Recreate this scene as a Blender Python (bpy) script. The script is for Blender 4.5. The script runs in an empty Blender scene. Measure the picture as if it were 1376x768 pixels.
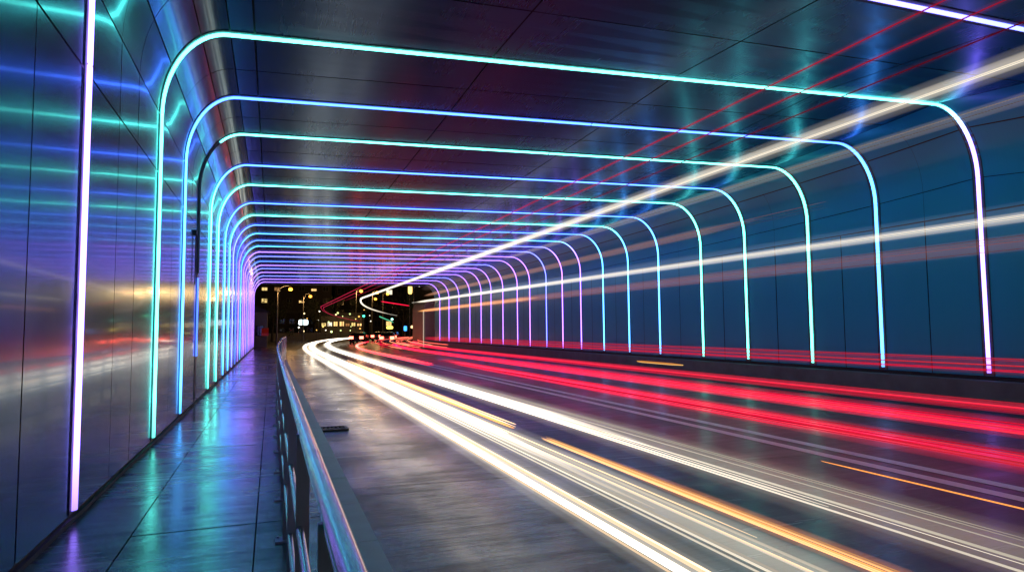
import bpy, bmesh, math, random
from mathutils import Vector, Matrix
R = math.radians
random.seed(7)
sc = bpy.context.scene
col = sc.collection

# ---------------------------------------------------------------- camera
CX = 1.428
cam_d = bpy.data.cameras.new("camera")
cam_d.sensor_width = 36.0
cam_d.lens = 36.0 * 864.0 / 1376.0
cam_d.clip_start = 0.05
cam_d.clip_end = 3000
cam = bpy.data.objects.new("camera", cam_d)
col.objects.link(cam)
yaw, pit, rol = R(20.49), R(3.78), R(-0.54)
fwd = Vector((math.sin(yaw)*math.cos(pit), math.cos(yaw)*math.cos(pit), math.sin(pit)))
rgt = Vector((math.cos(yaw), -math.sin(yaw), 0))
upv = rgt.cross(fwd)
r2 = math.cos(rol)*rgt + math.sin(rol)*upv
u2 = -math.sin(rol)*rgt + math.cos(rol)*upv
cam.matrix_world = Matrix(((r2.x, u2.x, -fwd.x, CX), (r2.y, u2.y, -fwd.y, 0),
                           (r2.z, u2.z, -fwd.z, 0), (0, 0, 0, 1)))
sc.camera = cam

# ---------------------------------------------------------------- night sky, faint moon
world = bpy.data.worlds.new("World")
sc.world = world
world.use_nodes = True
wn = world.node_tree
bg = wn.nodes["Background"]
sky = wn.nodes.new("ShaderNodeTexSky")
sky.sky_type = 'NISHITA'
sky.sun_disc = False
sky.sun_elevation = R(6)
sky.sun_rotation = R(200)
wn.links.new(sky.outputs[0], bg.inputs[0])
bg.inputs[1].default_value = 0.0012
sun_d = bpy.data.lights.new("moon", 'SUN')
sun_d.energy = 0.004
sun_d.angle = R(0.5)
sun_d.color = (1, 0.95, 0.88)
sun = bpy.data.objects.new("moon", sun_d)
col.objects.link(sun)
sun.rotation_euler = (R(84), 0, R(-20))

sc.view_settings.view_transform = 'Standard'
sc.view_settings.look = 'None'
sc.view_settings.exposure = 0.0
sc.view_settings.gamma = 1.0
sc.view_settings.use_curve_mapping = False
sc.render.engine = 'CYCLES'
cy = sc.cycles
cy.use_denoising = True
cy.max_bounces = 8
cy.diffuse_bounces = 3
cy.glossy_bounces = 5
cy.transparent_max_bounces = 24
cy.volume_bounces = 0
cy.sample_clamp_indirect = 3.0
cy.sample_clamp_direct = 8.0
cy.caustics_reflective = True
cy.blur_glossy = 0.3

LED = 2.05           # brightness of the light arches
TRAIL = 1.0          # brightness of the traffic light streaks

# ---------------------------------------------------------------- helpers
class MB:
    """collects shapes, then links them as ONE mesh object"""
    def __init__(s):
        s.v = []; s.f = []; s.m = []; s.sm = []; s.c = []
    def face(s, pts, mi=0, smooth=False, c=None):
        b = len(s.v)
        s.v += [tuple(p) for p in pts]
        s.c += [c]*len(pts)
        s.f.append(tuple(range(b, b+len(pts)))); s.m.append(mi); s.sm.append(smooth)
    def box(s, lo, hi, mi=0, c=None):
        x0, y0, z0 = lo; x1, y1, z1 = hi
        b = len(s.v)
        s.v += [(x0,y0,z0),(x1,y0,z0),(x1,y1,z0),(x0,y1,z0),(x0,y0,z1),(x1,y0,z1),(x1,y1,z1),(x0,y1,z1)]
        s.c += [c]*8
        for f in ((0,3,2,1),(4,5,6,7),(0,1,5,4),(1,2,6,5),(2,3,7,6),(3,0,4,7)):
            s.f.append(tuple(b+i for i in f)); s.m.append(mi); s.sm.append(False)
    def grid(s, rows, mi=0, smooth=True, closed=False, cols=None):
        b = len(s.v); n = len(rows[0])
        for i, r in enumerate(rows):
            s.v += [tuple(p) for p in r]
            s.c += [cols[i] if cols else None]*n
        for i in range(len(rows)-1):
            for j in range(n if closed else n-1):
                k = (j+1) % n
                s.f.append((b+i*n+j, b+(i+1)*n+j, b+(i+1)*n+k, b+i*n+k)); s.m.append(mi); s.sm.append(smooth)
    def tube(s, path, r, n=8, mi=0, cols=None, ry=None, cap=True, up=Vector((0, 0, 1))):
        """round (or oval: r sideways, ry along 'up') tube along a path"""
        P = [Vector(p) for p in path]; rows = []
        for i, p in enumerate(P):
            t = (P[min(i+1, len(P)-1)] - P[max(i-1, 0)]).normalized()
            u = up if abs(t.dot(up)) < 0.95 else Vector((1, 0, 0))
            a = t.cross(u).normalized(); b_ = a.cross(t).normalized()
            ri = r[i] if isinstance(r, (list, tuple)) else r
            rj = ri if ry is None else (ry[i] if isinstance(ry, (list, tuple)) else ry)
            rows.append([p + a*ri*math.cos(2*math.pi*k/n) + b_*rj*math.sin(2*math.pi*k/n) for k in range(n)])
        s.grid(rows, mi, True, True, cols)
        if cap:
            s.face(rows[0], mi, False, cols[0] if cols else None)
            s.face(rows[-1][::-1], mi, False, cols[-1] if cols else None)
    def build(s, name, mats, parent=None, loc=None, autosmooth=False):
        me = bpy.data.meshes.new(name)
        me.from_pydata(s.v, [], s.f)
        mats = mats if isinstance(mats, (list, tuple)) else [mats]
        for m in mats: me.materials.append(m)
        me.polygons.foreach_set("material_index", s.m)
        me.polygons.foreach_set("use_smooth", s.sm)
        if any(c is not None for c in s.c):
            at = me.color_attributes.new("led", 'FLOAT_COLOR', 'POINT')
            flat = []
            for c in s.c:
                c = c or (0, 0, 0); flat += [c[0], c[1], c[2], 1.0]
            at.data.foreach_set("color", flat)
        me.update()
        o = bpy.data.objects.new(name, me)
        col.objects.link(o)
        if parent is not None: o.parent = parent
        if loc is not None: o.location = loc
        return o

def tag(o, label=None, cat=None, group=None, kind=None):
    if label: o["label"] = label
    if cat: o["category"] = cat
    if group: o["group"] = group
    if kind: o["kind"] = kind
    return o
def empty(name, loc=(0, 0, 0), rz=0):
    o = bpy.data.objects.new(name, None)
    o.empty_display_size = 0.3
    col.objects.link(o); o.location = loc; o.rotation_euler = (0, 0, rz)
    return o
def copy_tree(o, parent=None):
    c = o.copy(); col.objects.link(c)
    if parent is not None: c.parent = parent
    for ch in list(o.children): copy_tree(ch, c)
    return c

# ---------------------------------------------------------------- materials
def new_mat(name):
    m = bpy.data.materials.new(name); m.use_nodes = True
    nt = m.node_tree
    return m, nt, nt.nodes["Principled BSDF"]
def N(nt, t, **kw):
    n = nt.nodes.new(t)
    for k, v in kw.items(): setattr(n, k, v)
    return n
def noise(nt, scale, detail=4, rough=0.55, stretch=(1, 1, 1)):
    tc = N(nt, "ShaderNodeTexCoord"); mp = N(nt, "ShaderNodeMapping")
    mp.inputs["Scale"].default_value = stretch
    nz = N(nt, "ShaderNodeTexNoise")
    nz.inputs["Scale"].default_value = scale
    nz.inputs["Detail"].default_value = detail
    nz.inputs["Roughness"].default_value = rough
    nt.links.new(tc.outputs["Object"], mp.inputs[0]); nt.links.new(mp.outputs[0], nz.inputs["Vector"])
    return nz.outputs["Fac"]
def ramp(nt, fac, a, b, lo, hi):
    r = N(nt, "ShaderNodeMapRange")
    r.inputs["From Min"].default_value = a; r.inputs["From Max"].default_value = b
    r.inputs["To Min"].default_value = lo; r.inputs["To Max"].default_value = hi
    nt.links.new(fac, r.inputs["Value"]); return r.outputs[0]
def mixc(nt, fac, c1, c2):
    m = N(nt, "ShaderNodeMix", data_type='RGBA')
    nt.links.new(fac, m.inputs[0])
    m.inputs[6].default_value = (*c1, 1); m.inputs[7].default_value = (*c2, 1)
    return m.outputs[2]
def mul(nt, a, b):
    m = N(nt, "ShaderNodeMath", operation='MULTIPLY'); nt.links.new(a, m.inputs[0])
    if isinstance(b, (int, float)): m.inputs[1].default_value = b
    else: nt.links.new(b, m.inputs[1])
    return m.outputs[0]
def add(nt, a, b):
    m = N(nt, "ShaderNodeMath", operation='ADD'); nt.links.new(a, m.inputs[0]); nt.links.new(b, m.inputs[1]); return m.outputs[0]
def bump(nt, b, h, strength, dist):
    bn = N(nt, "ShaderNodeBump"); bn.inputs["Strength"].default_value = strength; bn.inputs["Distance"].default_value = dist
    nt.links.new(h, bn.inputs["Height"]); nt.links.new(bn.outputs[0], b.inputs["Normal"]); return bn

def simple(name, c, rough=0.5, metal=0.0, var=0.25, scale=6.0, coat=0.0, spec=0.5):
    m, nt, b = new_mat(name)
    f = noise(nt, scale)
    lo = tuple(x*(1-var) for x in c); hi = tuple(x*(1+var) for x in c)
    nt.links.new(mixc(nt, f, lo, hi), b.inputs["Base Color"])
    nt.links.new(ramp(nt, f, .3, .7, max(.02, rough-.08), rough+.08), b.inputs["Roughness"])
    b.inputs["Metallic"].default_value = metal
    b.inputs["Coat Weight"].default_value = coat
    b.inputs["Specular IOR Level"].default_value = spec
    return m
def emit(name, c, k):
    m, nt, b = new_mat(name)
    b.inputs["Base Color"].default_value = (*[min(.8, x) for x in c], 1)
    b.inputs["Emission Color"].default_value = (*c, 1)
    b.inputs["Emission Strength"].default_value = k
    b.inputs["Roughness"].default_value = .4
    return m

# brushed metal cladding (left wall): satin base under a thin clear lacquer
def cladding(name, c, metal, rough, coat, coat_rough, wob, brush=(1, 9, .10), bias=.1, tint=(.76, .90, 1.0), scratch=.10):
    m, nt, b = new_mat(name)
    big = noise(nt, .55, 2, .4)
    fine = noise(nt, 7, 3, .5, brush)
    smud = noise(nt, .8, 2, .45)
    lo = tuple(x*(1-bias) for x in c); hi = tuple(x*(1+bias) for x in c)
    nt.links.new(mixc(nt, fine, lo, hi), b.inputs["Base Color"])
    b.inputs["Metallic"].default_value = metal
    r = add(nt, ramp(nt, smud, .3, .7, rough-.03, rough+.04), ramp(nt, fine, .3, .7, -.012, .012))
    nt.links.new(r, b.inputs["Roughness"])
    b.inputs["Coat Weight"].default_value = coat
    nt.links.new(ramp(nt, smud, .3, .7, coat_rough*.75, coat_rough*1.3), b.inputs["Coat Roughness"])
    b.inputs["Specular Tint"].default_value = (*tint, 1)
    bn = bump(nt, b, big, 1.0, wob)
    bn2 = N(nt, "ShaderNodeBump"); bn2.inputs["Strength"].default_value = scratch; bn2.inputs["Distance"].default_value = .0002
    nt.links.new(fine, bn2.inputs["Height"]); nt.links.new(bn.outputs[0], bn2.inputs["Normal"])
    nt.links.new(bn2.outputs[0], b.inputs["Normal"])
    nt.links.new(bn.outputs[0], b.inputs["Coat Normal"])
    return m
M = {}
M['clad_left'] = cladding("brushed_metal_cladding", (.105, .205, .285), .88, .19, .34, .06, .0045)
M['clad_ceiling'] = cladding("dark_ceiling_panel", (.060, .105, .205), .92, .25, .08, .12, .006, (3, .1, 3), .02, scratch=0.0)
M['clad_right'] = cladding("blue_grey_wall_panel", (.018, .29, .50), .30, .42, .12, .20, .006, (1, 9, .1), .06)
M['seam'] = simple("black_seam_backing", (.008, .009, .012), .8)
M['channel'] = simple("anodised_light_channel", (.10, .10, .13), .45, .3)
M['lip'] = simple("black_channel_lip", (.012, .012, .016), .5)
M['skirting'] = simple("black_skirting", (.012, .013, .016), .6)
M['steel'] = cladding("brushed_steel_rail", (.55, .56, .60), .97, .24, .15, .08, .0006, (6, .4, 6), .10, (1, 1, 1))
M['steel_dark'] = simple("painted_steel_post", (.34, .27, .40), .42, .6, .15, 9)
M['plinth'] = simple("stained_concrete_plinth", (.14, .17, .18), .55, 0, .55, 2.2)
M['concrete'] = simple("pale_concrete", (.46, .39, .30), .75, 0, .25, 2.5)
M['kerb'] = simple("kerb_stone", (.40, .43, .45), .5, 0, .35, 4)
M['paint'] = simple("worn_road_paint", (.86, .88, .88), .4, 0, .10, 7)
M['grate'] = simple("cast_iron_grate", (.02, .02, .022), .45, .7)
M['dark_brick'] = simple("dark_facade", (.045, .038, .034), .85, 0, .3, .7)
M['render'] = simple("grey_render", (.20, .185, .17), .85, 0, .25, .8)
M['roof'] = simple("slate_roof", (.05, .05, .055), .7)
M['pole'] = simple("galvanised_pole", (.22, .21, .19), .45, .6)
M['leaf'] = simple("dark_leaves", (.045, .06, .03), .6, 0, .5, 1.5)
M['bark'] = simple("bark", (.06, .05, .04), .9)
M['glass_dark'] = simple("dark_window_glass", (.015, .016, .02), .08)
M['awning'] = emit("red_awning_faint_glow", (.75, .03, .02), .07)  # unlit cloth given a faint glow of its own so the red shows
M['frame'] = simple("window_frame", (.12, .11, .10), .5)
M['tyre'] = simple("tyre_rubber", (.015, .015, .015), .8)
M['rim'] = simple("alloy_rim", (.4, .4, .42), .3, .9)
M['off_tube'] = simple("unlit_diffuser", (.09, .11, .15), .35)

# road: dark grooved concrete, damp
def road_mat(name, base, hi, groove, rlo, rhi, film):
    m, nt, b = new_mat(name)
    streak = noise(nt, 1.0, 6, .62, (.55, 5.5, 1))      # tined across the carriageway
    patch = noise(nt, .45, 4, .6)
    fine = noise(nt, 30, 4, .7, (.5, 2.0, 1))
    stain = noise(nt, .9, 5, .65, (2.2, .25, 1))        # tyre-polished lanes
    c1 = mixc(nt, ramp(nt, patch, .3, .7, 0, 1), base, hi)
    mm = N(nt, "ShaderNodeMix", data_type='RGBA', blend_type='MULTIPLY')
    mm.inputs[0].default_value = 1
    nt.links.new(c1, mm.inputs[6])
    g = ramp(nt, add(nt, add(nt, streak, stain), mul(nt, fine, .6)), .95, 1.7, .40, 1.55)
    nt.links.new(g, mm.inputs[7])
    nt.links.new(mm.outputs[2], b.inputs["Base Color"])
    r = add(nt, ramp(nt, patch, .35, .68, rlo, rhi), ramp(nt, streak, .3, .7, -.08, .10))
    nt.links.new(r, b.inputs["Roughness"])
    b.inputs["Specular IOR Level"].default_value = .6
    sx = N(nt, "ShaderNodeSeparateXYZ"); tco = N(nt, "ShaderNodeTexCoord"); nt.links.new(tco.outputs["Object"], sx.inputs[0])
    wetx = ramp(nt, sx.outputs[0], 3.6, 7.0, film, film*.30)          # the gutter side lies wettest
    tine = noise(nt, 1.0, 3, .6, (1.2, 26, 1))
    wet = noise(nt, .9, 6, .65, (1, .7, 1))
    nt.links.new(mul(nt, ramp(nt, add(nt, add(nt, mul(nt, wet, .8), mul(nt, streak, .6)), mul(nt, tine, .35)), .76, 1.0, .10, 1), wetx), b.inputs["Coat Weight"])
    b.inputs["Coat IOR"].default_value = 1.85
    nt.links.new(ramp(nt, streak, .3, .7, .13, .30), b.inputs["Coat Roughness"])
    grit = noise(nt, 90, 2, .7)
    h = add(nt, add(nt, mul(nt, streak, .9), mul(nt, tine, .45)), add(nt, mul(nt, fine, .30), mul(nt, grit, .16)))
    bn = bump(nt, b, h, groove, .012)
    bc = N(nt, "ShaderNodeBump"); bc.inputs["Strength"].default_value = groove*.45; bc.inputs["Distance"].default_value = .012
    nt.links.new(h, bc.inputs["Height"]); nt.links.new(bc.outputs[0], b.inputs["Coat Normal"])
    return m
M['road'] = road_mat("damp_grooved_concrete", (.016, .022, .032), (.058, .064, .074), .42, .34, .54, 1.0)
M['walk'] = road_mat("wet_dark_paving", (.018, .026, .034), (.048, .060, .070), .18, .12, .36, .9)
M['ground'] = simple("outer_asphalt", (.06, .058, .055), .55, 0, .3, 1.2)

# light tube: the colour of its LEDs runs along it
m, nt, b = new_mat("led_tube")
at = N(nt, "ShaderNodeVertexColor"); at.layer_name = "led"
b.inputs["Base Color"].default_value = (.5, .5, .5, 1)
nt.links.new(at.outputs[0], b.inputs["Emission Color"]); b.inputs["Emission Strength"].default_value = LED
M['led'] = m
m, nt, b = new_mat("streak_light")
at = N(nt, "ShaderNodeVertexColor"); at.layer_name = "led"
b.inputs["Base Color"].default_value = (.0, .0, .0, 1); b.inputs["Specular IOR Level"].default_value = 0
nt.links.new(at.outputs[0], b.inputs["Emission Color"]); b.inputs["Emission Strength"].default_value = TRAIL
M['streak'] = m
def glow_mat(name, c, k):
    m = bpy.data.materials.new(name); m.use_nodes = True
    nt = m.node_tree; nt.nodes.clear()
    out = N(nt, "ShaderNodeOutputMaterial"); e = N(nt, "ShaderNodeEmission")
    e.inputs[0].default_value = (*c, 1); e.inputs[1].default_value = k
    nt.links.new(e.outputs[0], out.inputs["Volume"])
    m.cycles.homogeneous_volume = True if hasattr(m.cycles, "homogeneous_volume") else False
    return m

# ---------------------------------------------------------------- tunnel section
W = 16.0; H = 4.124; ZL = -1.40; ZR = -1.142; WALK = -1.46; ROAD = -1.75
RX, RZ, QX, QZ = .83, 1.24, 1.22, 1.53
ARCH_Y = [-1.2, 2.4, 5.96, 9.52, 12.10, 14.37, 17.04, 19.36, 22.10, 24.46, 26.74, 29.09, 31.27, 33.43, 35.92,
          38.02, 40.75, 43.24, 45.56, 48.47, 51.62, 54.82, 58.13]
Y0, Y1 = -9.0, 60.2
def Hr(y):
    if y >= 9.52: return H + 5.925/y
    if y >= 5.96: return H + .25 + .372*(y-5.96)/3.56
    return H + .25
def point(s, y, off=0.0):
    """s in 0..5: 0-1 left wall, 1-2 left corner, 2-3 ceiling, 3-4 right corner, 4-5 right wall; off moves it inwards"""
    h = Hr(y)
    if s <= 1:
        z = ZL + (H-RZ-ZL)*s; return Vector((off, y, z))
    if s <= 2:
        a = (s-1)*math.pi/2
        n = Vector((math.cos(a)/RX, 0, -math.sin(a)/RZ)).normalized()
        return Vector((RX-RX*math.cos(a), y, H-RZ+RZ*math.sin(a))) + n*off
    if s <= 3:
        t = s-2; return Vector((RX+(W-RX-QX)*t, y, H+(h-H)*t-off))
    if s <= 4:
        a = (s-3)*math.pi/2
        n = Vector((-math.sin(a)/QX, 0, -math.cos(a)/QZ)).normalized()
        return Vector((W-QX+QX*math.sin(a), y, h-QZ+QZ*math.cos(a))) + n*off
    z = h-QZ + (ZR-(h-QZ))*(s-4); return Vector((W-off, y, z))
def s_of_z_left(z): return (z-ZL)/(H-RZ-ZL)

def panels(name, mat, sseams, yseams, subs, label, cat, zfix=None, gap=.006):
    """cladding panels with 12 mm open joints in front of a black backing"""
    mb = MB()
    rnd = random.Random(len(name)*31+5)
    for i in range(len(yseams)-1):
        ya, yb = yseams[i]+gap, yseams[i+1]-gap
        for j in range(len(sseams)-1):
            a, b_ = sseams[j], sseams[j+1]
            ga = gap/ subs[j][1]; n = subs[j][0]
            ta, tb = rnd.uniform(-.0022, .0022), rnd.uniform(-.0022, .0022)
            ny = 4 if Hr(ya) != Hr(yb) and (yb-ya) > .5 else 1
            rows = []
            for q in range(ny+1):
                y = ya+(yb-ya)*q/ny
                row = []
                for k in range(n+1):
                    s = a+ga+(b_-a-2*ga)*k/n
                    off = ta*(q/ny-.5) + tb*(k/n-.5)
                    if zfix: row.append(zfix(s, y, off))
                    else: row.append(point(s, y, off))
                rows.append(row)
            mb.grid(rows, 0, n > 1)
    # backing 25 mm behind
    s0, s1 = sseams[0], sseams[-1]
    nb = 40
    rows = []
    yy = sorted(yseams)
    for y in yy:
        rows.append([(zfix or point)(s0+(s1-s0)*k/nb, y, -.025) for k in range(nb+1)])
    mb.grid(rows, 1, True)
    return mb
mids = [(ARCH_Y[i]+ARCH_Y[i+1])/2 for i in range(len(ARCH_Y)-1)]

# left wall with its rounded shoulder
sz = s_of_z_left(2.1)
ysl = sorted([Y0, -4.8, -3.0, Y1] + ARCH_Y + [m for m in mids if abs(m-7.74) > .3 and abs(m-4.18) > .3] + [4.77, 7.15, 8.06])
wl = empty("tunnel_wall", (0, 25, WALK))
tag(wl, "shiny brushed metal wall on the left, mirroring the lights beside the footway", "tunnel wall")
mbw = panels("left", None, [0.0, sz, 1.0, 1.36, 1.72, 2.0], ysl, [(1, 4.2), (1, 4.2), (5, 1.6), (5, 1.6), (4, 1.6)], "", "", gap=.009)
o = mbw.build("wall_panels", [M['clad_left'], M['seam']], wl, loc=(0, -25, -WALK))
mbs = MB(); mbs.box((-.10, Y0, WALK-.2), (-.012, Y1, ZL-.002)); mbs.box((-.012, Y0, WALK+.001), (.012, Y1, WALK+.035))
mbs.build("skirting", M['skirting'], wl, loc=(0, -25, -WALK))
mbc = MB()
mbc.box((.002, 13.60, 1.86), (.05, 13.82, 1.95)); mbc.tube([(.03, 13.71, 1.86), (.03, 13.71, .9)], .012, 6)
mbc.build("junction_box", M['skirting'], wl, loc=(0, -25, -WALK))

# ceiling
ce = empty("tunnel_ceiling", (8, 25, H))
tag(ce, "dark glossy panelled ceiling over the roadway between the two walls", "ceiling")
def cs(x): return 2+(x-RX)/(W-RX-QX)
ysc = sorted([Y0, -4.8, -3.0, Y1] + ARCH_Y + mids)
mbw = panels("ceil", None, [2.0, cs(1.15), cs(4.65), cs(8.1), cs(11.5), 3.0], ysc, [(1, 14)]*5, "", "", gap=.013)
mbw.build("ceiling_panels", [M['clad_ceiling'], M['seam']], ce, loc=(-8, -25, -H))
mbx = MB()                                             # deep edge beam of the far mouth
mbx.box((-.6, Y1, H+.02), (W+.8, Y1+1.1, H+1.6))
mbx.box((-.6, Y1, H-.06), (W+.2, Y1+.25, H+.018))
mbx.build("edge_beam", M['plinth'], ce, loc=(-8, -25, -H))

# right wall with plinth
def zr_fix(s, y, off):
    if s <= 4: return point(s, y, off)
    return point(s, y, off)
wr = empty("tunnel_wall", (W, 25, ROAD))
tag(wr, "blue grey panelled wall on the right, standing on a dark concrete plinth", "tunnel wall")
# fixed-height joints: upper corner, band, lower panels (z 2.87)
mb = MB(); rnd = random.Random(3)
ysr = sorted([Y0, -4.8, -3.0, Y1] + mids)
def rz_pt(t, y, off=0.0):            # t 0..1 curved shoulder, 1..2 down to z=2.6, 2..3 down to the base
    if t <= 1: return point(3+t, y, off)
    hz = Hr(y)-QZ; zj = min(2.45, hz-.05)
    if t <= 2: return Vector((W-off, y, hz+(zj-hz)*(t-1)))
    return Vector((W-off, y, zj+(ZR-zj)*(t-2)))
for i in range(len(ysr)-1):
    for (a, b_, n, g) in ((0, .5, 6, .007), (.5, 1.0, 6, .007), (1.0, 2.0, 1, .016), (2.0, 3.0, 1, .004)):
        if b_ <= 2.0 and i % 2 == 1: continue
        ya = ysr[i]; yb = ysr[i+1]
        if b_ <= 2.0 and i+2 < len(ysr): yb = ysr[i+2]
        gy = .013 if b_ > 2.0 else .003
        ya += gy; yb -= gy
        ta, tb = rnd.uniform(-.006, .006), rnd.uniform(-.003, .003)
        rows = []
        yq = sorted([ya+(yb-ya)*v/6 for v in range(7)]+[v for v in ARCH_Y if ya < v < yb])
        for y in yq:
            q = 4*(y-ya)/(yb-ya)
            if b_ == 2.0: aa, bb = a, b_-.03
            else: aa, bb = a+g, b_-g
            rows.append([rz_pt(aa+(bb-aa)*k/n, y, ta*(q/4-.5)+tb*(k/n-.5)) for k in range(n+1)])
        mb.grid(rows, 0, True)
yy = sorted([Y0, 0]+ARCH_Y+mids+[Y1])
mb.grid([[rz_pt(3*k/36, y, -.025) for k in range(37)] for y in yy], 1, True)
mb.build("wall_panels", [M['clad_right'], M['seam']], wr, loc=(-W, -25, -ROAD))
mb = MB(); mb.box((W-.30, Y0, ROAD-.2), (W+.2, Y1, ZR-.07)); mb.build("plinth", M['plinth'], wr, loc=(-W, -25, -ROAD))
mb = MB(); mb.box((W-.03, Y0, ZR-.068), (W+.18, Y1, ZR-.004)); mb.build("shadow_gap", M['skirting'], wr, loc=(-W, -25, -ROAD))

# ---------------------------------------------------------------- ground, road, footway
mb = MB(); mb.face([(-400, -60, ROAD-.03), (600, -60, ROAD-.03), (600, 900, ROAD-.03), (-400, 900, ROAD-.03)])
tag(mb.build("ground", M['ground']), kind="structure")
def Dw(y): return 0 if y < 35 else (y-35)**2/500.0
def Dr(y): return 0 if y < 38 else (y-38)**2/260.0
def Db(y): return 0 if y < 66 else (y-66)**2/56.0
mb = MB(); mb.face([(1.9, Y0, ROAD), (W-.28, Y0, ROAD), (W-.28, Y1+1, ROAD), (1.9, Y1+1, ROAD)])
rows = []
for k in range(31):
    y = Y1+1+k*3.0; d = Dw(y)*1.1
    rows.append([(2.1+d, y, ROAD), (W+d*1.25, y, ROAD)])
mb.grid(rows, 0, False)
tag(mb.build("road", M['road']), kind="structure")
# footway slabs with open joints
mb = MB(); xs = [.013, .50, 1.34, 1.92]; ysw = [Y0]
while ysw[-1] < Y1: ysw.append(ysw[-1]+3.62)
off = 5.38 - min(ysw, key=lambda v: abs(v-5.38)); ysw = [y+off for y in ysw]
rnd = random.Random(11)
for i in range(len(ysw)-1):
    for j in range(3):
        e = .006 if j else 0.0
        zt = WALK+rnd.uniform(-.0015, .0015)
        mb.box((xs[j]+(.005 if j else 0), ysw[i]+.006, WALK-.12), (xs[j+1]-.005, ysw[i+1]-.006, zt))
mb.box((-.05, Y0, WALK-.3), (1.915, ysw[-1], WALK-.016), 1)
tag(mb.build("footway", [M['walk'], M['seam']]), kind="structure")
# kerb: a low concrete edge and a pale flush strip beside the carriageway
def rail_x(y): return 1.545 if y < 11 else 1.545 + .0011*(y-11)**2 if y < 30 else 1.942 + .04*(y-30)
mb = MB()
y = Y0
while y < 60:
    y2 = min(y+1.2, 60)
    a, b_ = (0 if y < 34 else (y-34)**2*.0006), (0 if y2 < 34 else (y2-34)**2*.0006)
    for (x0, x1, z0, z1) in ((1.925, 2.045, ROAD-.1, ROAD+.040), (2.055, 2.27, ROAD-.1, ROAD+.050)):
        ya, yb = y+.004, y2-.004
        P = [(x0+a, ya, z0), (x1+a, ya, z0), (x1+b_, yb, z0), (x0+b_, yb, z0), (x0+a, ya, z1), (x1+a-.01, ya, z1), (x1+b_-.01, yb, z1), (x0+b_, yb, z1)]
        for f in ((4, 5, 6, 7), (0, 1, 5, 4), (1, 2, 6, 5), (2, 3, 7, 6), (3, 0, 4, 7)): mb.face([P[k] for k in f])
    y = y2
tag(mb.build("kerb", M['kerb']), kind="structure")
# painted double line
mb = MB()
for x in (8.38, 8.80):
    mb.face([(x, Y0, ROAD+.004), (x+.19, Y0, ROAD+.004), (x+.19, 50, ROAD+.004), (x, 50, ROAD+.004)])
tag(mb.build("road_marking", M['paint']), kind="structure")
# transverse joints sawn into the carriageway
mb = MB()
for y in (7.4, 16.5, 30.0):
    mb.face([(2.24, y, ROAD+.0035), (W-.3, y-1.2, ROAD+.0035), (W-.3, y-1.19, ROAD+.0035), (2.24, y+.012, ROAD+.0035)])
tag(mb.build("road_joint", M['seam']), kind="structure")
# gully grate by the kerb
g = empty("drain_grate", (2.36, 11.9, ROAD))
tag(g, "black cast iron gully grate set in the road edge by the kerb", "drain")
mb = MB()
mb.box((-.30, -.22, .003), (.36, -.16, .03)); mb.box((-.30, .16, .003), (.36, .22, .03)); mb.box((-.30, -.159, .003), (-.25, .159, .03)); mb.box((.31, -.159, .003), (.36, .159, .03))
mb.build("grate_frame", M['grate'], g)
mb = MB()
for k in range(8): mb.box((-.22+k*.068, -.158, .004), (-.19+k*.068, .158, .024))
mb.build("grate_bars", M['grate'], g)

# ---------------------------------------------------------------- light arches
T = (.32, 2.9, 2.4); B = (.16, .50, 3.3); A = (.20, 1.15, 3.0); P = (.85, .45, 2.9); V = (1.05, .46, 2.9); L = (.36, .48, 3.0); OFF = None
PW = (.95, .58, 3.5)
spec = {  # left, top-left, top-right, right
 -2: (T, T, B, B), -1: (B, T, T, B),
 0: (PW, P, L, P), 1: (T, T, T, PW), 2: (A, B, B, A), 3: (B, T, T, T), 4: (T, B, B, T), 5: (T, T, T, T), 6: (A, B, B, A),
 7: (A, T, T, A), 8: (L, B, B, A), 9: (B, A, A, P), 10: (P, B, L, V), 11: (A, A, L, L), 12: (P, P, P, V), 13: (V, L, P, V),
 14: (P, B, L, V), 15: (L, P, P, P), 16: (V, L, P, V), 17: (V, P, P, V), 18: (P, L, L, P), 19: (V, P, P, V), 20: (V, P, P, V)}
arch_labels = {
 -2: "unseen teal and blue light arch behind the camera, added for its light", -1: "unseen blue and teal light arch just outside the frame, added for its light",  # these two stand out of view, added for their light and reflections
 0: "nearest light arch, violet-white leg on the left wall and its top leaving the frame",
 1: "large teal light arch whose right leg turns violet-white, second from the front",
 2: "bright blue light arch just inside the large teal one",
 3: "teal light arch with a dark unlit left shoulder",
 4: "blue-topped light arch with teal legs directly behind the half-unlit arch",
 5: "all teal light arch behind the blue-topped arch with teal legs",
 6: "thin blue light arch, seventh from the front",
 7: "teal-topped light arch with blue right leg, eighth from the front",
 8: "pale blue light arch, ninth from the front",
 9: "light arch with blue top and first violet right leg, tenth from the front",
 10: "violet light arch, eleventh from the front", 11: "blue-violet light arch, twelfth from the front",
 12: "violet light arch, thirteenth from the front", 13: "violet-pink light arch, eighth from the far mouth",
 14: "violet light arch, seventh from the far mouth", 15: "pale violet light arch, sixth from the far mouth",
 16: "violet-pink light arch, fifth from the far mouth", 17: "violet light arch, fourth from the far mouth",
 18: "violet-blue light arch, third from the far mouth", 19: "violet light arch, second from the far mouth",
 20: "violet light arch framing the far mouth of the tunnel"}
def lerp(a, b, t): return tuple(a[i]+(b[i]-a[i])*t for i in range(3))
def sst(t): t = max(0, min(1, t)); return t*t*(3-2*t)
def arch_col(sp, s):
    l, tl, tr, r = sp
    if s < 2: return lerp(l, tl, sst((s-.9)/1.0))
    if s < 2.9: return lerp(tl, tr, sst((s-2.1)/.8))
    return lerp(tr, r, sst((s-2.95)/.75))
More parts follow.
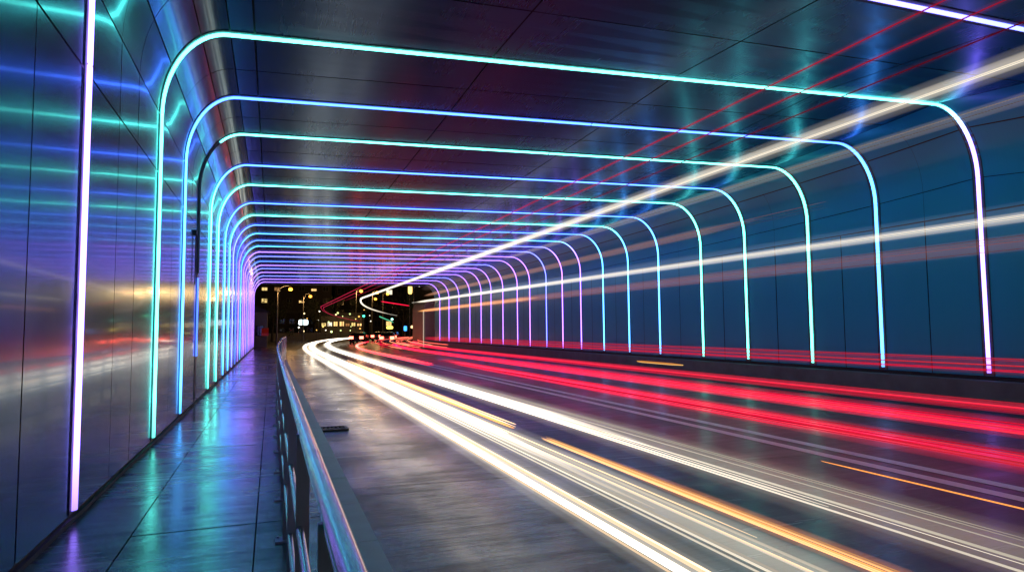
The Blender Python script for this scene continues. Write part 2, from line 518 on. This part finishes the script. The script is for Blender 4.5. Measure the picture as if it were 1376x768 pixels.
def s_samples(a, b):
    out = []
    for base, n in ((0, 8), (1, 14), (2, 16), (3, 14), (4, 8)):
        for k in range(n): out.append(base+k/n)
    out.append(5.0)
    return [a]+[s for s in out if a+.003 < s < b-.003]+[b]
def up_of(y): return Vector((0, 1, 0))
for idx, y in enumerate(ARCH_Y):
    i = idx-2
    ar = empty("light_arch", (W/2, y, WALK))
    tag(ar, arch_labels[i], "light arch", "light arches ringing the tunnel")
    loc = (-W/2, -y, -WALK)
    sp = spec[i]
    rt = .047
    # channel: shallow U section hugging walls and ceiling
    S = s_samples(.003, 4.995)
    mb = MB()
    hw, lipw, d0, d1 = .120, .016, .002, .009
    rows = []
    prof = [(-hw, d0, 1), (-hw, d1, 1), (-hw+lipw, d1, 1), (-hw+lipw, d0+.003, 1), (hw-lipw, d0+.003, 0), (hw-lipw, d1, 1), (hw, d1, 1), (hw, d0, 1)]
    for q in range(len(prof)-1):
        mi = 0 if q == 3 else 1
        mb.grid([[point(s, y, prof[q][1])+Vector((0, prof[q][0], 0)), point(s, y, prof[q+1][1])+Vector((0, prof[q+1][0], 0))] for s in S], mi, False)
    mb.build("channel", [M['channel'], M['lip']], ar, loc=loc)
    segs = [(.008, 1.0), (1.0, 2.5), (2.5, 4.0), (4.0, 4.982)]
    if i == 3: segs = [(.21, .58), (1.62, 2.5), (2.5, 4.0), (4.0, 4.982)]
    if i == 0: segs = [(.006, .83), (.832, 2.5), (2.5, 4.0), (4.0, 4.982)]
    for (a, b_) in segs:
        mb = MB(); ss = s_samples(a+.0015, b_-.0015)
        cols = []
        for s in ss:
            c = arch_col(sp, s)
            if i == 3 and s < 1: c = tuple(x*.4 for x in B)
            k = 1.0
            if b_ > 4.9 and s > 4.955: k = .35
            if a < .05 and s < .02: k = .35
            if i > 8: k *= .8*(.7 if s < 1.5 else 1)
            cols.append(tuple(x*k for x in c))
        mb.tube([point(s, y, .008) for s in ss], .027, 12, 0, cols, ry=.043, up=Vector((0, 1, 0)))
        mb.build("light_tube", M['led'], ar, loc=loc)
    if i == 3:
        mb = MB(); mb.tube([point(s, y, .008) for s in s_samples(.60, 1.60)], .03, 10, ry=.040, up=Vector((0, 1, 0)))
        mb.build("unlit_tube", M['off_tube'], ar, loc=loc)

# ---------------------------------------------------------------- railing
rl = empty("railing", (1.5, 5, WALK))
tag(rl, "long brushed steel handrail on flat posts between footway and road", "railing")
loc = (-1.5, -5, -WALK); RZt = -.36
def rail_path(y0, y1, z, dx=0.0, st=.5):
    n = max(2, int((y1-y0)/st)); return [(rail_x(y0+(y1-y0)*k/n)+dx, y0+(y1-y0)*k/n, z) for k in range(n+1)]
joints = [-5.5, -.9, 1.95, 6.2, 11.0, 16.0, 21.0, 25.0]
mb = MB()
for a, b_ in zip(joints[:-1], joints[1:]):
    mb.tube(rail_path(a+.002, b_-.002, RZt), .0215, 16, ry=.020)
    mb.tube(rail_path(a+.002, b_-.002, RZt-.026, -.010), .008, 8)
mb.build("handrail", M['steel'], rl, loc=loc)
for j in joints[1:-1]:
    mb = MB(); mb.tube([(rail_x(j), j-.012, RZt), (rail_x(j), j+.012, RZt)], .0222, 16, ry=.0207)
    mb.build("joint_sleeve", M['steel'], rl, loc=loc)
for zz, dx in ((-.72, -.01), (-1.08, -.01)):
    mb = MB(); mb.tube(rail_path(-5.5, 25, zz, dx), .014, 8); mb.build("mid_rail", M['steel'], rl, loc=loc)
py = -4.5
while py < 25.2:
    x = rail_x(py)
    mb = MB()
    mb.box((x-.026, py-.008, WALK+.012), (x+.022, py+.008, RZt-.02))
    mb.box((x-.020, py+.011, WALK+.012), (x-.008, py+.055, RZt-.045))
    p = mb.build("post", M['steel_dark'], rl, loc=loc)
    mb = MB(); mb.box((x-.075, py-.05, WALK+.0), (x+.045, py+.07, WALK+.012))
    for sx in (-.055, .03): mb.tube([(x+sx, py+.045, WALK+.012), (x+sx, py+.045, WALK+.024)], .009, 6)
    f = mb.build("base_plate", M['steel_dark'], p)
    py += 1.17
# barred end barrier
br = empty("barrier", (rail_x(29), 29, WALK))
tag(br, "pale barred steel barrier closing the far end of the handrail", "barrier")
loc = (-rail_x(29), -29, -WALK)
ya, yb = 25.4, 33.5
mb = MB()
for z in (-.30, -1.32): mb.tube(rail_path(ya, yb, z), .03, 8)
mb.tube([(rail_x(ya), ya, WALK), (rail_x(ya), ya, -.28)], .035, 8); mb.tube([(rail_x(yb), yb, WALK), (rail_x(yb), yb, -.28)], .035, 8)
mb.build("frame", M['rim'], br, loc=loc)
for k in range(1, 17):
    y = ya+(yb-ya)*k/17
    mb = MB(); mb.tube([(rail_x(y), y, -1.32), (rail_x(y), y, -.30)], .018, 6); mb.build("bar", M['rim'], br, loc=loc)

# ---------------------------------------------------------------- streaks of traffic light above the road
WHT = (1.0, .88, .72); WRM = (1.0, .70, .42); ORG = (1.0, .36, .08); RED = (1.0, .010, .055); RDD = (1.0, .045, .075); RDO = (1.0, .13, .09); CRM = (1.0, .89, .71)
def streak(label, cat, X, z, n, sx, sz, rr, y0, y1, cols, k, D=lambda y: 0, dz=lambda y: 0, glow=None, cut=0.0, group=None, seed=1, jit=.7, fade=None):
    rnd = random.Random(seed)
    root = empty("light_streak", (X, max(y0, 0), z))
    tag(root, label, cat, group)
    loc = (-X, -max(y0, 0), -z)
    mb = MB()
    def ys_(a, b):
        out = [a]; y = a
        while y < b-.01:
            y = min(y+(.6 if (y-a < 3 and a > 0) or b-y < 3.2 else 8 if y < 30 else 2.0), b); out.append(y)
        return out
    for q in range(n):
        fx = rnd.uniform(-1, 1); fz = rnd.uniform(-1, 1)
        a, b_ = y0, y1
        if rnd.random() < cut: a = y0+rnd.random()*(min(y1, 40)-y0)*.6
        if rnd.random() < cut*.4: b_ = a+(y1-a)*rnd.uniform(.3, .8)
        r = rnd.uniform(*rr); c = rnd.choice(cols); kk = k*rnd.uniform(1-jit, 1+jit)
        path = ys_(a, b_)
        pts = [(X+fx*sx+D(y), y, z+fz*sz+dz(y)) for y in path]
        m_ = len(pts)
        rad = [r*(.25 if j in (0, m_-1) else 1) for j in range(m_)]
        mb.tube(pts, rad, 6, 0, [tuple(kk*x*(fade(y) if fade else 1) for x in c) for y in path])
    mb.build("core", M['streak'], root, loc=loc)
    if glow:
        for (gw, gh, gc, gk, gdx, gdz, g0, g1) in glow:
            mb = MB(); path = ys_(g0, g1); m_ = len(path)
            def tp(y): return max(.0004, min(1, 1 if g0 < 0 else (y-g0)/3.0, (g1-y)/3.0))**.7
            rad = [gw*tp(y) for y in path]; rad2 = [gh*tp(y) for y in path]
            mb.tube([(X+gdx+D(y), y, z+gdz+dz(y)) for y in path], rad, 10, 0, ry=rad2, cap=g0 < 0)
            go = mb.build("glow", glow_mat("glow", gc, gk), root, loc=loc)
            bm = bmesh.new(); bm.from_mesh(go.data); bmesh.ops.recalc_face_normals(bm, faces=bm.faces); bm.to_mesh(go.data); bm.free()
    return root
G = "streaks of passing traffic light"
NEAR = -4.0
streak("slim white headlight streak nearest the kerb, sweeping along the near lane", "light streak", 3.30, -1.16, 6, .035, .035, (.004, .010), NEAR, 96,
       [WHT, CRM, WRM], 1.5, Dw, glow=[(.042, .035, CRM, 1.6, 0, 0, NEAR, 9), (.050, .040, CRM, 3.0, 0, 0, 4, 90), (.10, .06, CRM, .7, 0, 0, NEAR, 40), (.17, .09, CRM, .25, 0, 0, NEAR, 60)], group=G, seed=2)
streak("broadest white headlight streak, a band of many filaments in the near lane", "light streak", 3.78, -1.16, 15, .17, .05, (.003, .008), NEAR, 104,
       [WHT, CRM, CRM, WRM], 1.6, Dw, glow=[(.09, .05, CRM, .9, 0, 0, NEAR, 9), (.10, .06, CRM, 3.0, 0, 0, 4.5, 95), (.22, .08, CRM, .24, 0, 0, NEAR, 60), (.33, .11, CRM, .12, 0, 0, NEAR, 60), (.05, .04, CRM, .7, .14, .01, NEAR, 30)], group=G, seed=3, cut=.6, fade=lambda y: max(.45, min(1, y/8)))
streak("white headlight streak in the second lane, thinning out to a grey veil towards the right", "light streak", 4.92, -1.16, 10, .12, .05, (.003, .008), NEAR, 112,
       [WHT, CRM, WRM], 1.5, Dw, glow=[(.36, .11, CRM, .10, 0, .02, NEAR, 60), (.22, .09, CRM, .22, 0, .02, NEAR, 100), (.11, .06, CRM, 3.0, 0, 0, 5.2, 100)], group=G, seed=5, cut=.8, fade=lambda y: max(.25, min(1, y/9)))
streak("long dashed amber indicator streak beside the broad white band", "light streak", 4.20, -1.18, 5, .05, .03, (.005, .011), 7.4, 26, [ORG, WRM], 1.5, Dw,
       glow=[(.07, .05, (1, .45, .15), 2.2, 0, 0, 7.4, 26)], group=G, seed=6)
streak("amber streak of several fine filaments leaving the frame at the bottom right", "light streak", 4.26, -1.2, 6, .07, .02, (.003, .006), NEAR, 6.6, [ORG, (1, .5, .2)], 1.5,
       glow=[(.09, .04, (1, .30, .07), 1.5, 0, 0, NEAR, 6.9)], group=G, seed=7)
streak("pair of thin amber filaments beside the double painted line", "light streak", 7.16, -1.5, 2, .045, .02, (.005, .007), NEAR, 5.6, [ORG], 1.2, group=G, seed=12, jit=.1)
streak("single faint white filament between the second lane and the painted line", "light streak", 5.9, -1.3, 2, .25, .02, (.003, .004), 2.5, 30, [CRM], .4, Dw, group=G, seed=14)
streak("thick red tail light streak in the middle of the road", "light streak", 8.25, -1.33, 13, .18, .06, (.004, .009), NEAR, 27, [RED, RED, RDD, RDO], .75, Dr,
       glow=[(.10, .06, RED, 1.5, 0, 0, NEAR, 27), (.20, .08, RED, .9, 0, 0, 4, 27), (.24, .08, RED, .35, 0, 0, NEAR, 9), (.40, .10, RED, .3, 0, 0, NEAR, 20)], group=G, seed=21, cut=.65)
streak("second red tail light streak, further right in the far lane", "light streak", 10.2, -1.33, 13, .24, .07, (.004, .009), NEAR, 66, [RED, RED, RDD], .75, Dr,
       glow=[(.12, .06, RED, 1.2, .1, 0, NEAR, 60), (.28, .09, RED, .7, 0, 0, 4.5, 60), (.26, .08, RED, .3, 0, 0, NEAR, 9), (.55, .11, RED, .25, .2, 0, NEAR, 30)], group=G, seed=22, cut=.6)
streak("thin red tail light streak close to the concrete plinth", "light streak", 12.2, -1.30, 7, .30, .06, (.004, .009), NEAR, 70, [RED, RDD], .7, Dr,
       glow=[(.40, .08, RED, .5, 0, 0, NEAR, 70)], group=G, seed=23, cut=.6)
streak("short bright red tail light streak ending abruptly behind the white band", "light streak", 7.0, -1.30, 6, .08, .04, (.008, .015), 23.5, 72, [RDO, RED], 1.6, Dr,
       glow=[(.13, .08, RDO, 1.6, 0, 0, 23.5, 70)], group=G, seed=24)
streak("sheaf of fine red lines running low along the right wall", "light streak", 15.0, -.83, 9, .02, .16, (.004, .009), NEAR, 60, [RED, RDD], .6,
       glow=[(.04, .18, RED, 1.1, 0, 0, NEAR, 60)], group=G, seed=25, jit=.5)
streak("short amber dash in front of the plinth of the right wall", "light streak", 13.5, -1.19, 3, .03, .03, (.02, .03), 17.1, 19.8, [ORG, (1, .6, .2)], 1.2, group=G, seed=26)
streak("tangle of red tail light streaks round the queuing cars at the far bend", "light streak", 10.8, -1.15, 16, 2.6, .12, (.012, .03), 44, 90, [RED, RDO, (1, .3, .15)], 1.5, Dr,
       group=G, seed=28, cut=.8)
# tall vehicles: lamps high above the carriageway
bend = lambda y: 0 if y < 68 else -min(1.5, (y-68)*.075)
streak("bold cream streak rising to the upper right corner from the far bend", "light streak", 10.0, 3.23, 3, .04, .03, (.006, .012), NEAR, 86, [CRM, WHT], .8, Db, bend,
       glow=[(.09, .09, CRM, 1.7, 0, 0, NEAR, 84), (.22, .16, CRM, .22, 0, 0, NEAR, 40)], group=G, seed=31)
streak("dim cream streak below the bold one in the upper right", "light streak", 12.0, 3.38, 2, .07, .07, (.004, .006), NEAR, 26, [CRM], .15,
       glow=[(.12, .10, (1, .78, .6), .38, 0, 0, NEAR, 30), (.12, .3, (1, .6, .5), .045, 0, -.35, NEAR, 48)], group=G, seed=32)
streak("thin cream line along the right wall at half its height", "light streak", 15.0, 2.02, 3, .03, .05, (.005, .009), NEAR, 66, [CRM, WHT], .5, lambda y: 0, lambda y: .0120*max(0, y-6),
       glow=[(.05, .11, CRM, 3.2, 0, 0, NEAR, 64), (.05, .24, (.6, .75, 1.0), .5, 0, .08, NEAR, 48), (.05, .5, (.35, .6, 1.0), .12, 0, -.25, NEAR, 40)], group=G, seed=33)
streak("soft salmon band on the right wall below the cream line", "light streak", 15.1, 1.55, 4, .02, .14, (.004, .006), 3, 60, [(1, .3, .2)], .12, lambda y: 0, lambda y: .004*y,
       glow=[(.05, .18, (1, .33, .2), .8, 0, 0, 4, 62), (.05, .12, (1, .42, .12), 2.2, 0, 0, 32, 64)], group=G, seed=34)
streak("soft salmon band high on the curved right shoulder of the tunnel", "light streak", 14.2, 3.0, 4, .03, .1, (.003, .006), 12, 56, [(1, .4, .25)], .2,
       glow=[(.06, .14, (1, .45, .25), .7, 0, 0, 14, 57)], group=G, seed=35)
for q, (X, z, lab) in enumerate(((6.0, 2.36, "upper of the fine crimson lines crossing below the ceiling"),
                                 (6.25, 2.28, "lower of the fine crimson lines crossing below the ceiling"),
                                 (6.6, 2.22, "faintest crimson line under the two brighter ceiling lines"))):
    k = (.6, .55, .18)[q]
    streak(lab, "light streak", X, z, 1, .0, .0, (.006, .0061), NEAR, 84 if q < 2 else 50, [(1, .03, .10)], k, Db, bend,
           glow=[(.03, .028, (1, .03, .14), 1.3*k, 0, 0, NEAR, 84 if q < 2 else 50)], group=G, seed=40+q, jit=0, fade=lambda y: min(1.3, .35+y/30))
streak("green tipped tail of a streak at the far bend beyond the tunnel", "light streak", 14.5, 1.7, 2, .1, .05, (.05, .07), 84, 108, [(.15, 1, .55)], 1.2, lambda y: (y-84)*.25, lambda y: -.02*(y-84), group=G, seed=50)
streak("short red streak beyond the tunnel mouth on the right", "light streak", 16.0, 4.0, 1, .05, .05, (.07, .08), 92, 108, [RED], .9, lambda y: (y-92)*.45, lambda y: .0*(y-92), group=G, seed=51)

# ---------------------------------------------------------------- beyond the far mouth
GZ = ROAD-.03
# left pavement outside
mb = MB(); mb.box((-14, Y1+.01, GZ-.1), (2.2, 100, GZ+.13)); tag(mb.build("pavement", M['ground']), kind="structure")
mb = MB()
rows = [[(2.2, 62, GZ+.008), (5.2, 62, GZ+.008)]]
# concrete portal frame right of the mouth
po = empty("portal_pier", (16.2, 63, GZ))
tag(po, "tan concrete pier with a rounded top just beyond the tunnel mouth, at right", "pier")
mb = MB()
prof = [(15.6, GZ), (15.6, 2.0)] + [(15.6+1.1-1.1*math.cos(a), 2.0+1.1*math.sin(a)) for a in [math.pi/2*k/8 for k in range(1, 9)]] + [(18.4, 3.1), (18.4, GZ)]
pr_ = [(x-16.2, z-GZ) for x, z in prof]
F = [(x, -.0, z) for x, z in pr_]; K = [(x, 5.5, z) for x, z in pr_]
mb.face(F); mb.face(K[::-1])
for k in range(len(F)-1): mb.face([F[k], K[k], K[k+1], F[k+1]])
mb.build("pier_wall", M['concrete'], po)
mb = MB(); mb.tube([(-.66, -.05, .05), (-.66, -.05, 3.6)], .05, 8, 0, [(.22, .18, .12)]*2); mb.build("edge_light", M['led'], po)

def lamp(x, y, z, arm, label, r=.30, c=(1.0, .36, .04), k=5, pw=0):
    root = empty("street_lamp", (x-arm, y, GZ)); tag(root, label, "street lamp", "street lamps beyond the tunnel")
    hz = z-GZ
    mb = MB(); mb.tube([(0, 0, 0), (0, 0, hz*.5), (0, 0, hz+.1)], [.13, .10, .08], 8)
    mb.build("post", M['pole'], root)
    mb = MB(); mb.tube([(0, 0, hz-.5), (arm*.3, 0, hz+.25), (arm*.7, 0, hz+.42), (arm, 0, hz+.38)], .05, 6); mb.build("arm", M['pole'], root)
    mb = MB(); rows = []
    for i in range(9):
        a = math.pi*i/8; rows.append([(arm+r*math.sin(a)*math.cos(2*math.pi*j/12), r*math.sin(a)*math.sin(2*math.pi*j/12), hz+r*.8*math.cos(a)) for j in range(12)])
    mb.grid(rows, 0, True, True); mb.build("lamp_globe", emit("sodium_lamp", c, k), root)
    if pw:
        ld = bpy.data.lights.new("sodium_light", 'POINT'); ld.energy = pw; ld.color = (1, .55, .2); ld.shadow_soft_size = .3
        lo = bpy.data.objects.new("sodium_light", ld); col.objects.link(lo); lo.parent = root; lo.location = (arm, -.2, hz-r-.25)
    return root
lamp(3.45, 80, 4.85, 1.45, "tall street lamp with orange light on an arm, leftmost beyond the tunnel", .24, pw=320)
lamp(6.75, 100, 5.05, 1.0, "street lamp with orange light beside the white lit sign", .24, pw=320)
lamp(16.7, 120, 7.1, .9, "street lamp with big orange light above the crimson lines", .32, pw=800)
lamp(21.9, 135, 7.7, 1.0, "street lamp with big orange light touching the cream streak", .34, pw=800)
lamp(24.9, 140, 7.7, 1.0, "smaller orange street lamp right of the cream streak", .32)
lamp(22.6, 142, 6.7, .8, "low orange street lamp below the cream streak", .32)
lamp(19.9, 85, 5.8, .7, "tiny white street lamp beside the tunnel mouth's right shoulder", .14, (1, .9, .7), 3)

def sign_post(x, y, z, w, h, c, k, name, label, cat):
    root = empty(name, (x, y, GZ)); tag(root, label, cat)
    hz = z-GZ
    mb = MB(); mb.tube([(0, .08, 0), (0, .08, hz+h/2)], .06, 8); mb.build("post", M['pole'], root)
    mb = MB(); mb.box((-w/2-.05, -.06, hz-h/2-.05), (w/2+.05, .02, hz+h/2+.05)); mb.build("sign_case", M['frame'], root)
    mb = MB()
    n = 10
    pts = [(w/2*math.copysign(abs(math.cos(a))**.5, math.cos(a)), -.065, hz+h/2*math.copysign(abs(math.sin(a))**.5, math.sin(a))) for a in [2*math.pi*q/24 for q in range(24)]]
    mb.face(pts); mb.build("lit_face", emit("lit_sign", c, k), root)
    return root
sign_post(6.2, 109, 1.3, 1.5, .9, (.75, .95, 1.0), 3.0, "lit_sign", "white lit sign board on a post left of the far bend", "sign")
sign_post(19.9, 108, .35, 1.1, .5, (1.0, .75, .12), 2.5, "lit_sign", "small yellow oval lit sign at the right of the far bend", "sign")
sign_post(19.0, 90, .15, .45, .7, (.05, .35, 1.0), 2.5, "lit_sign", "small blue lit sign near the tan pier", "sign")
sign_post(19.8, 88, .35, .9, .4, (1, .62, .3), 2.2, "lit_sign", "pale orange lit sign beside the tan pier", "sign")
sign_post(18.66, 85, 5.3, .55, 1.2, (1.0, .62, .15), 3.0, "lantern_sign", "tall yellow lantern on a post above the tan pier", "lantern")
def signal(x, y, z, c, label):
    root = empty("traffic_light", (x, y, GZ)); tag(root, label, "traffic light")
    hz = z-GZ
    mb = MB(); mb.tube([(0, 0, 0), (0, 0, hz+.2)], .07, 8); mb.build("post", M['pole'], root)
    mb = MB(); mb.box((-.22, -.2, hz-.55), (.22, .05, hz+.6)); mb.build("signal_head", M['skirting'], root)
    for q in range(3):
        mb = MB(); mb.tube([(0, -.2, hz+.36-.34*q), (0, -.26, hz+.36-.34*q)], .19, 12)
        mb.build("signal_lens", emit("green_lens", c, 6) if q == 2 else M['glass_dark'], root)
signal(15.6, 108, 2.6, (.05, 1, .45), "traffic light showing green at the far bend")
signal(22.0, 118, 2.2, (.4, 1, .8), "pale green traffic light right of the far bend")

WARM = [emit("warm_window", (1, .60, .22), 1.5), emit("yellow_window", (1, .72, .25), 1.1), emit("white_window", (1, .85, .62), 1.3), emit("dim_window", (.8, .4, .15), .35)]
def building(x0, x1, y0, y1, h, wall, label, cols_, rows_, lit, wz0=1.2, wh=1.3, ww=.55, seed=1, roof='flat', name="apartment_building"):
    root = empty(name, ((x0+x1)/2, y0, GZ)); tag(root, label, "building")
    rnd = random.Random(seed); w = (x1-x0)
    mb = MB(); mb.box((-w/2, 0, 0), (w/2, y1-y0, h)); mb.build("wall", wall, root)
    mb = MB()
    if roof == 'flat':
        mb.box((-w/2-.3, -.3, h+.002), (w/2+.3, y1-y0+.3, h+.5))
    else:
        mb.face([(-w/2-.3, -.4, h), (w/2+.3, -.4, h), (0, -.4, h+roof)]); mb.face([(-w/2-.3, y1-y0, h), (0, y1-y0, h+roof), (w/2+.3, y1-y0, h)])
        mb.face([(-w/2-.3, -.4, h), (0, -.4, h+roof), (0, y1-y0, h+roof), (-w/2-.3, y1-y0, h)]); mb.face([(w/2+.3, -.4, h), (w/2+.3, y1-y0, h), (0, y1-y0, h+roof), (0, -.4, h+roof)])
        mb.face([(-w/2-.3, -.4, h), (-w/2-.3, y1-y0, h), (w/2+.3, y1-y0, h), (w/2+.3, -.4, h)])
    mb.build("roof", M['roof'], root)
    fl = (h-wz0-.6)/rows_
    for r_ in range(rows_):
        for c_ in range(cols_):
            cx = -w/2+w*(c_+.5)/cols_; cz = wz0+fl*(r_+.2)
            hw = w/cols_*ww/2; hh = fl*wh/2
            on = rnd.random() < lit
            mb = MB()
            mb.box((cx-hw-.08, -.10, cz-.08), (cx-hw, .02, cz+2*hh*.55+.08)); mb.box((cx+hw, -.10, cz-.08), (cx+hw+.08, .02, cz+2*hh*.55+.08))
            mb.box((cx-hw, -.10, cz-.08), (cx+hw, .02, cz)); mb.box((cx-hw, -.10, cz+2*hh*.55), (cx+hw, .02, cz+2*hh*.55+.08))
            mb.box((cx-.04, -.09, cz), (cx+.04, .02, cz+2*hh*.55))
            f = mb.build("window", M['frame'], root)
            mb = MB(); fr = rnd.uniform(.45, 1.0) if on else 1
            mb.face([(cx-hw, -.03, cz), (cx+hw, -.03, cz), (cx+hw, -.03, cz+2*hh*.55*fr), (cx-hw, -.03, cz+2*hh*.55*fr)])
            mb.build("pane", rnd.choice(WARM) if on else M['glass_dark'], f)
    return root
# low gabled kiosk at the left of the mouth
kb = building(-4.6, 1.0, 68, 76, 3.6, M['render'], "low grey gabled building at the left of the tunnel mouth", 4, 1, .0, .9, .8, .5, 4, roof=1.5, name="kiosk")
mb = MB(); mb.grid([[(2.3, -.05, 2.05), (2.95, -.05, 2.05)], [(2.3, -.6, 1.95), (2.95, -.6, 1.95)], [(2.3, -1.1, 1.55), (2.95, -1.1, 1.55)], [(2.3, -1.12, 1.3), (2.95, -1.12, 1.3)]], 0, False)
mb.build("awning", M['awning'], kb)
building(-22, 14, 150, 165, 24, M['dark_brick'], "wide dark apartment block with scattered lit windows behind the trees", 14, 8, .34, 2, .62, .42, 8)
building(16, 34, 165, 180, 19, M['dark_brick'], "dark apartment block behind the big orange street lamps", 6, 6, .22, 2, 1.0, .5, 15)
building(35, 64, 140, 160, 16, M['dark_brick'], "dark building seen past the right side of the tunnel mouth", 6, 4, .2, 2, 1.0, .5, 17)
building(10.2, 18.0, 128, 134, 4.6, M['render'], "low shop with a row of glowing yellow windows by the far bend", 7, 1, 1.0, 2.2, .9, .7, 9, name="shop")
building(2.5, 9.6, 136, 142, 5.2, M['dark_brick'], "small dark house with a few yellow windows left of the shop", 4, 2, .6, 1.0, .9, .5, 5, name="house")
# low parapet catching the headlights
mb = MB(); mb.box((-6.5, 0, 0), (9, .35, 1.25)); mb.box((-6.6, -.04, 1.252), (9.1, .40, 1.36))
o = mb.build("parapet", M['concrete'], loc=(7.2, 119, GZ)); tag(o, "low pale wall across the far end of the street", "wall")
# picket fence with small lights
fe = empty("picket_fence", (4.3, 96, GZ)); tag(fe, "low lit picket fence at the far pavement's edge", "fence")
mb = MB(); mb.box((-1.9, -.03, .75), (1.9, .03, .83)); mb.box((-1.9, -.03, .2), (1.9, .03, .28)); mb.build("fence_rail", M['concrete'], fe)
for k in range(14):
    mb = MB(); mb.box((-1.85+k*.28, -.06, 0), (-1.75+k*.28, -.032, 1.0)); mb.build("picket", M['concrete'], fe)
# parapet-top lights along the far street
def shrub_tree(x, y, h, cr, label, seed):
    rnd = random.Random(seed)
    root = empty("street_tree", (x, y, GZ)); tag(root, label, "tree", "trees in the far street")
    mb = MB(); mb.tube([(0, 0, 0), (.05, 0, h*.3), (.1, .05, h*.6)], [.22, .17, .09], 8)
    for q in range(5):
        a = q*1.26; mb.tube([(.05, 0, h*.32), (math.cos(a)*cr*.4, math.sin(a)*cr*.4, h*.55), (math.cos(a)*cr*.7, math.sin(a)*cr*.7, h*.75)], [.09, .06, .03], 5)
    mb.build("trunk", M['bark'], root)
    mb = MB()
    cl = [(rnd.gauss(0, cr*.5), rnd.gauss(0, cr*.5), h*.68+rnd.gauss(0, h*.14), rnd.uniform(.35, .8)*cr*.5) for _ in range(22)]
    for (cx, cy_, cz, rr) in cl:
        for _ in range(70):
            d = Vector((rnd.gauss(0, 1), rnd.gauss(0, 1), rnd.gauss(0, .8))).normalized()*rr*rnd.uniform(.5, 1.1)
            p = Vector((cx, cy_, cz))+d; s = rnd.uniform(.08, .17)
            u = Vector((rnd.uniform(-1, 1), rnd.uniform(-1, 1), rnd.uniform(-1, 1))).normalized(); v = u.orthogonal().normalized()
            mb.face([p-u*s, p+v*s*.6, p+u*s, p-v*s*.6])
    mb.build("crown", M['leaf'], root)
shrub_tree(9.0, 126, 8.5, 3.0, "dark street tree left of the far bend", 2)
shrub_tree(1.5, 112, 7.0, 2.6, "dark street tree between the two tall lamp posts", 3)
shrub_tree(26.0, 128, 9.0, 3.4, "dark street tree right of the far bend", 5)
shrub_tree(19.5, 146, 9.5, 3.2, "dark street tree behind the shop by the far bend", 6)

# queue of cars on the bend
M['tail'] = emit("tail_light", (1, .10, .06), 12)
def make_car(paint, label):
    root = empty("car"); tag(root, label, "car", "cars queuing at the far bend")
    prof = [(-2.1, .35), (-2.15, .75), (-2.0, 1.0), (-1.55, 1.05), (-1.05, 1.42), (.25, 1.46), (1.0, 1.02), (1.95, .88), (2.1, .6), (2.05, .3)]
    mb = MB(); L_, R_ = [], []
    for (y, z) in prof:
        w = .84 if z < 1.1 else .66
        L_.append((-w, y, z)); R_.append((w, y, z))
    n = len(prof)
    for k in range(n): mb.face([L_[k], L_[(k+1) % n], R_[(k+1) % n], R_[k]], 0, False)
    mb.face(L_[::-1]); mb.face(R_)
    mb.build("body", paint, root)
    mb = MB(); mb.face([(-.60, -1.52, 1.10), (.60, -1.52, 1.10), (.56, -1.12, 1.39), (-.56, -1.12, 1.39)]); mb.build("rear_window", M['glass_dark'], root)
    for s in (-1, 1):
        mb = MB(); mb.face([(s*.765, -1.2, 1.12), (s*.765, .6, 1.12), (s*.68, .2, 1.40), (s*.68, -.95, 1.40)]); mb.build("side_window", M['glass_dark'], root)
        mb = MB(); mb.box((s*.60-.23, -2.21, .66), (s*.60+.23, -2.13, .98)); mb.build("tail_light", M['tail'], root)
        for y in (-1.3, 1.3):
            mb = MB(); mb.tube([(s*.70, y, .32), (s*.88, y, .32)], .32, 16); wh = mb.build("wheel", M['tyre'], root)
            mb = MB(); mb.tube([(s*.881, y, .32), (s*.89, y, .32)], .19, 12); mb.build("rim", M['rim'], wh)
    return root
paints = [simple("car_paint_silver", (.35, .34, .34), .25, .6), simple("car_paint_black", (.03, .03, .035), .2, .2, coat=1), simple("car_paint_red", (.3, .03, .03), .25, .3)]
protos = [make_car(paints[0], "silver car"), make_car(paints[1], "black car"), make_car(paints[2], "red car")]
spots = [(0, 14.2, 76, -12, "silver car with lit tail lights, nearest of the queue at the far bend"),
         (1, 11.6, 82, -14, "black car with lit tail lights, leftmost in the queue at the far bend"),
         (2, 16.5, 86, -18, "red car with lit tail lights, rightmost in the queue at the far bend"),
         (1, 13.2, 93, -22, "black car further back in the queue, behind the leftmost one"),
         (0, 16.8, 98, -24, "silver car furthest back in the queue at the far bend")]
used = set()
for (pi_, x, y, a, lab) in spots:
    o = protos[pi_] if pi_ not in used else copy_tree(protos[pi_])
    used.add(pi_)
    o.location = (x, y, ROAD+.001); o.rotation_euler = (0, 0, R(a)); o["label"] = lab

# small lamps added at random to give the far street warm bokeh
def bokeh_dot(x, y, z, c, k, r):
    root = empty("added_bokeh_lamp", (x, y, GZ)); tag(root, "small lamp on a thin post, added as warm bokeh in the far street", "lamp", "small lamps added along the far street")
    hz = z-GZ
    mb = MB(); mb.tube([(0, 0, 0), (0, 0, hz-r*.6)], .05, 6); mb.build("post", M['pole'], root)
    mb = MB()
    mb.grid([[(r*math.sin(math.pi*i/8)*math.cos(2*math.pi*j/12), r*math.sin(math.pi*i/8)*math.sin(2*math.pi*j/12), hz+r*math.cos(math.pi*i/8)) for j in range(12)] for i in range(9)], 0, True, True)
    mb.build("lamp_globe", emit("small_lamp", c, k), root)
rb = random.Random(77)
for q in range(26):
    y = rb.uniform(100, 124); x = 4.0+rb.uniform(0, 1)*.105*y+ (y-100)*.1; z = rb.uniform(-.3, 3.6)
    bokeh_dot(x, y, z, rb.choice([(1, .62, .15), (1, .75, .35), (1, .5, .1), (.8, 1, .35), (1, .9, .7)]), rb.uniform(1.2, 4), rb.uniform(.06, .15))
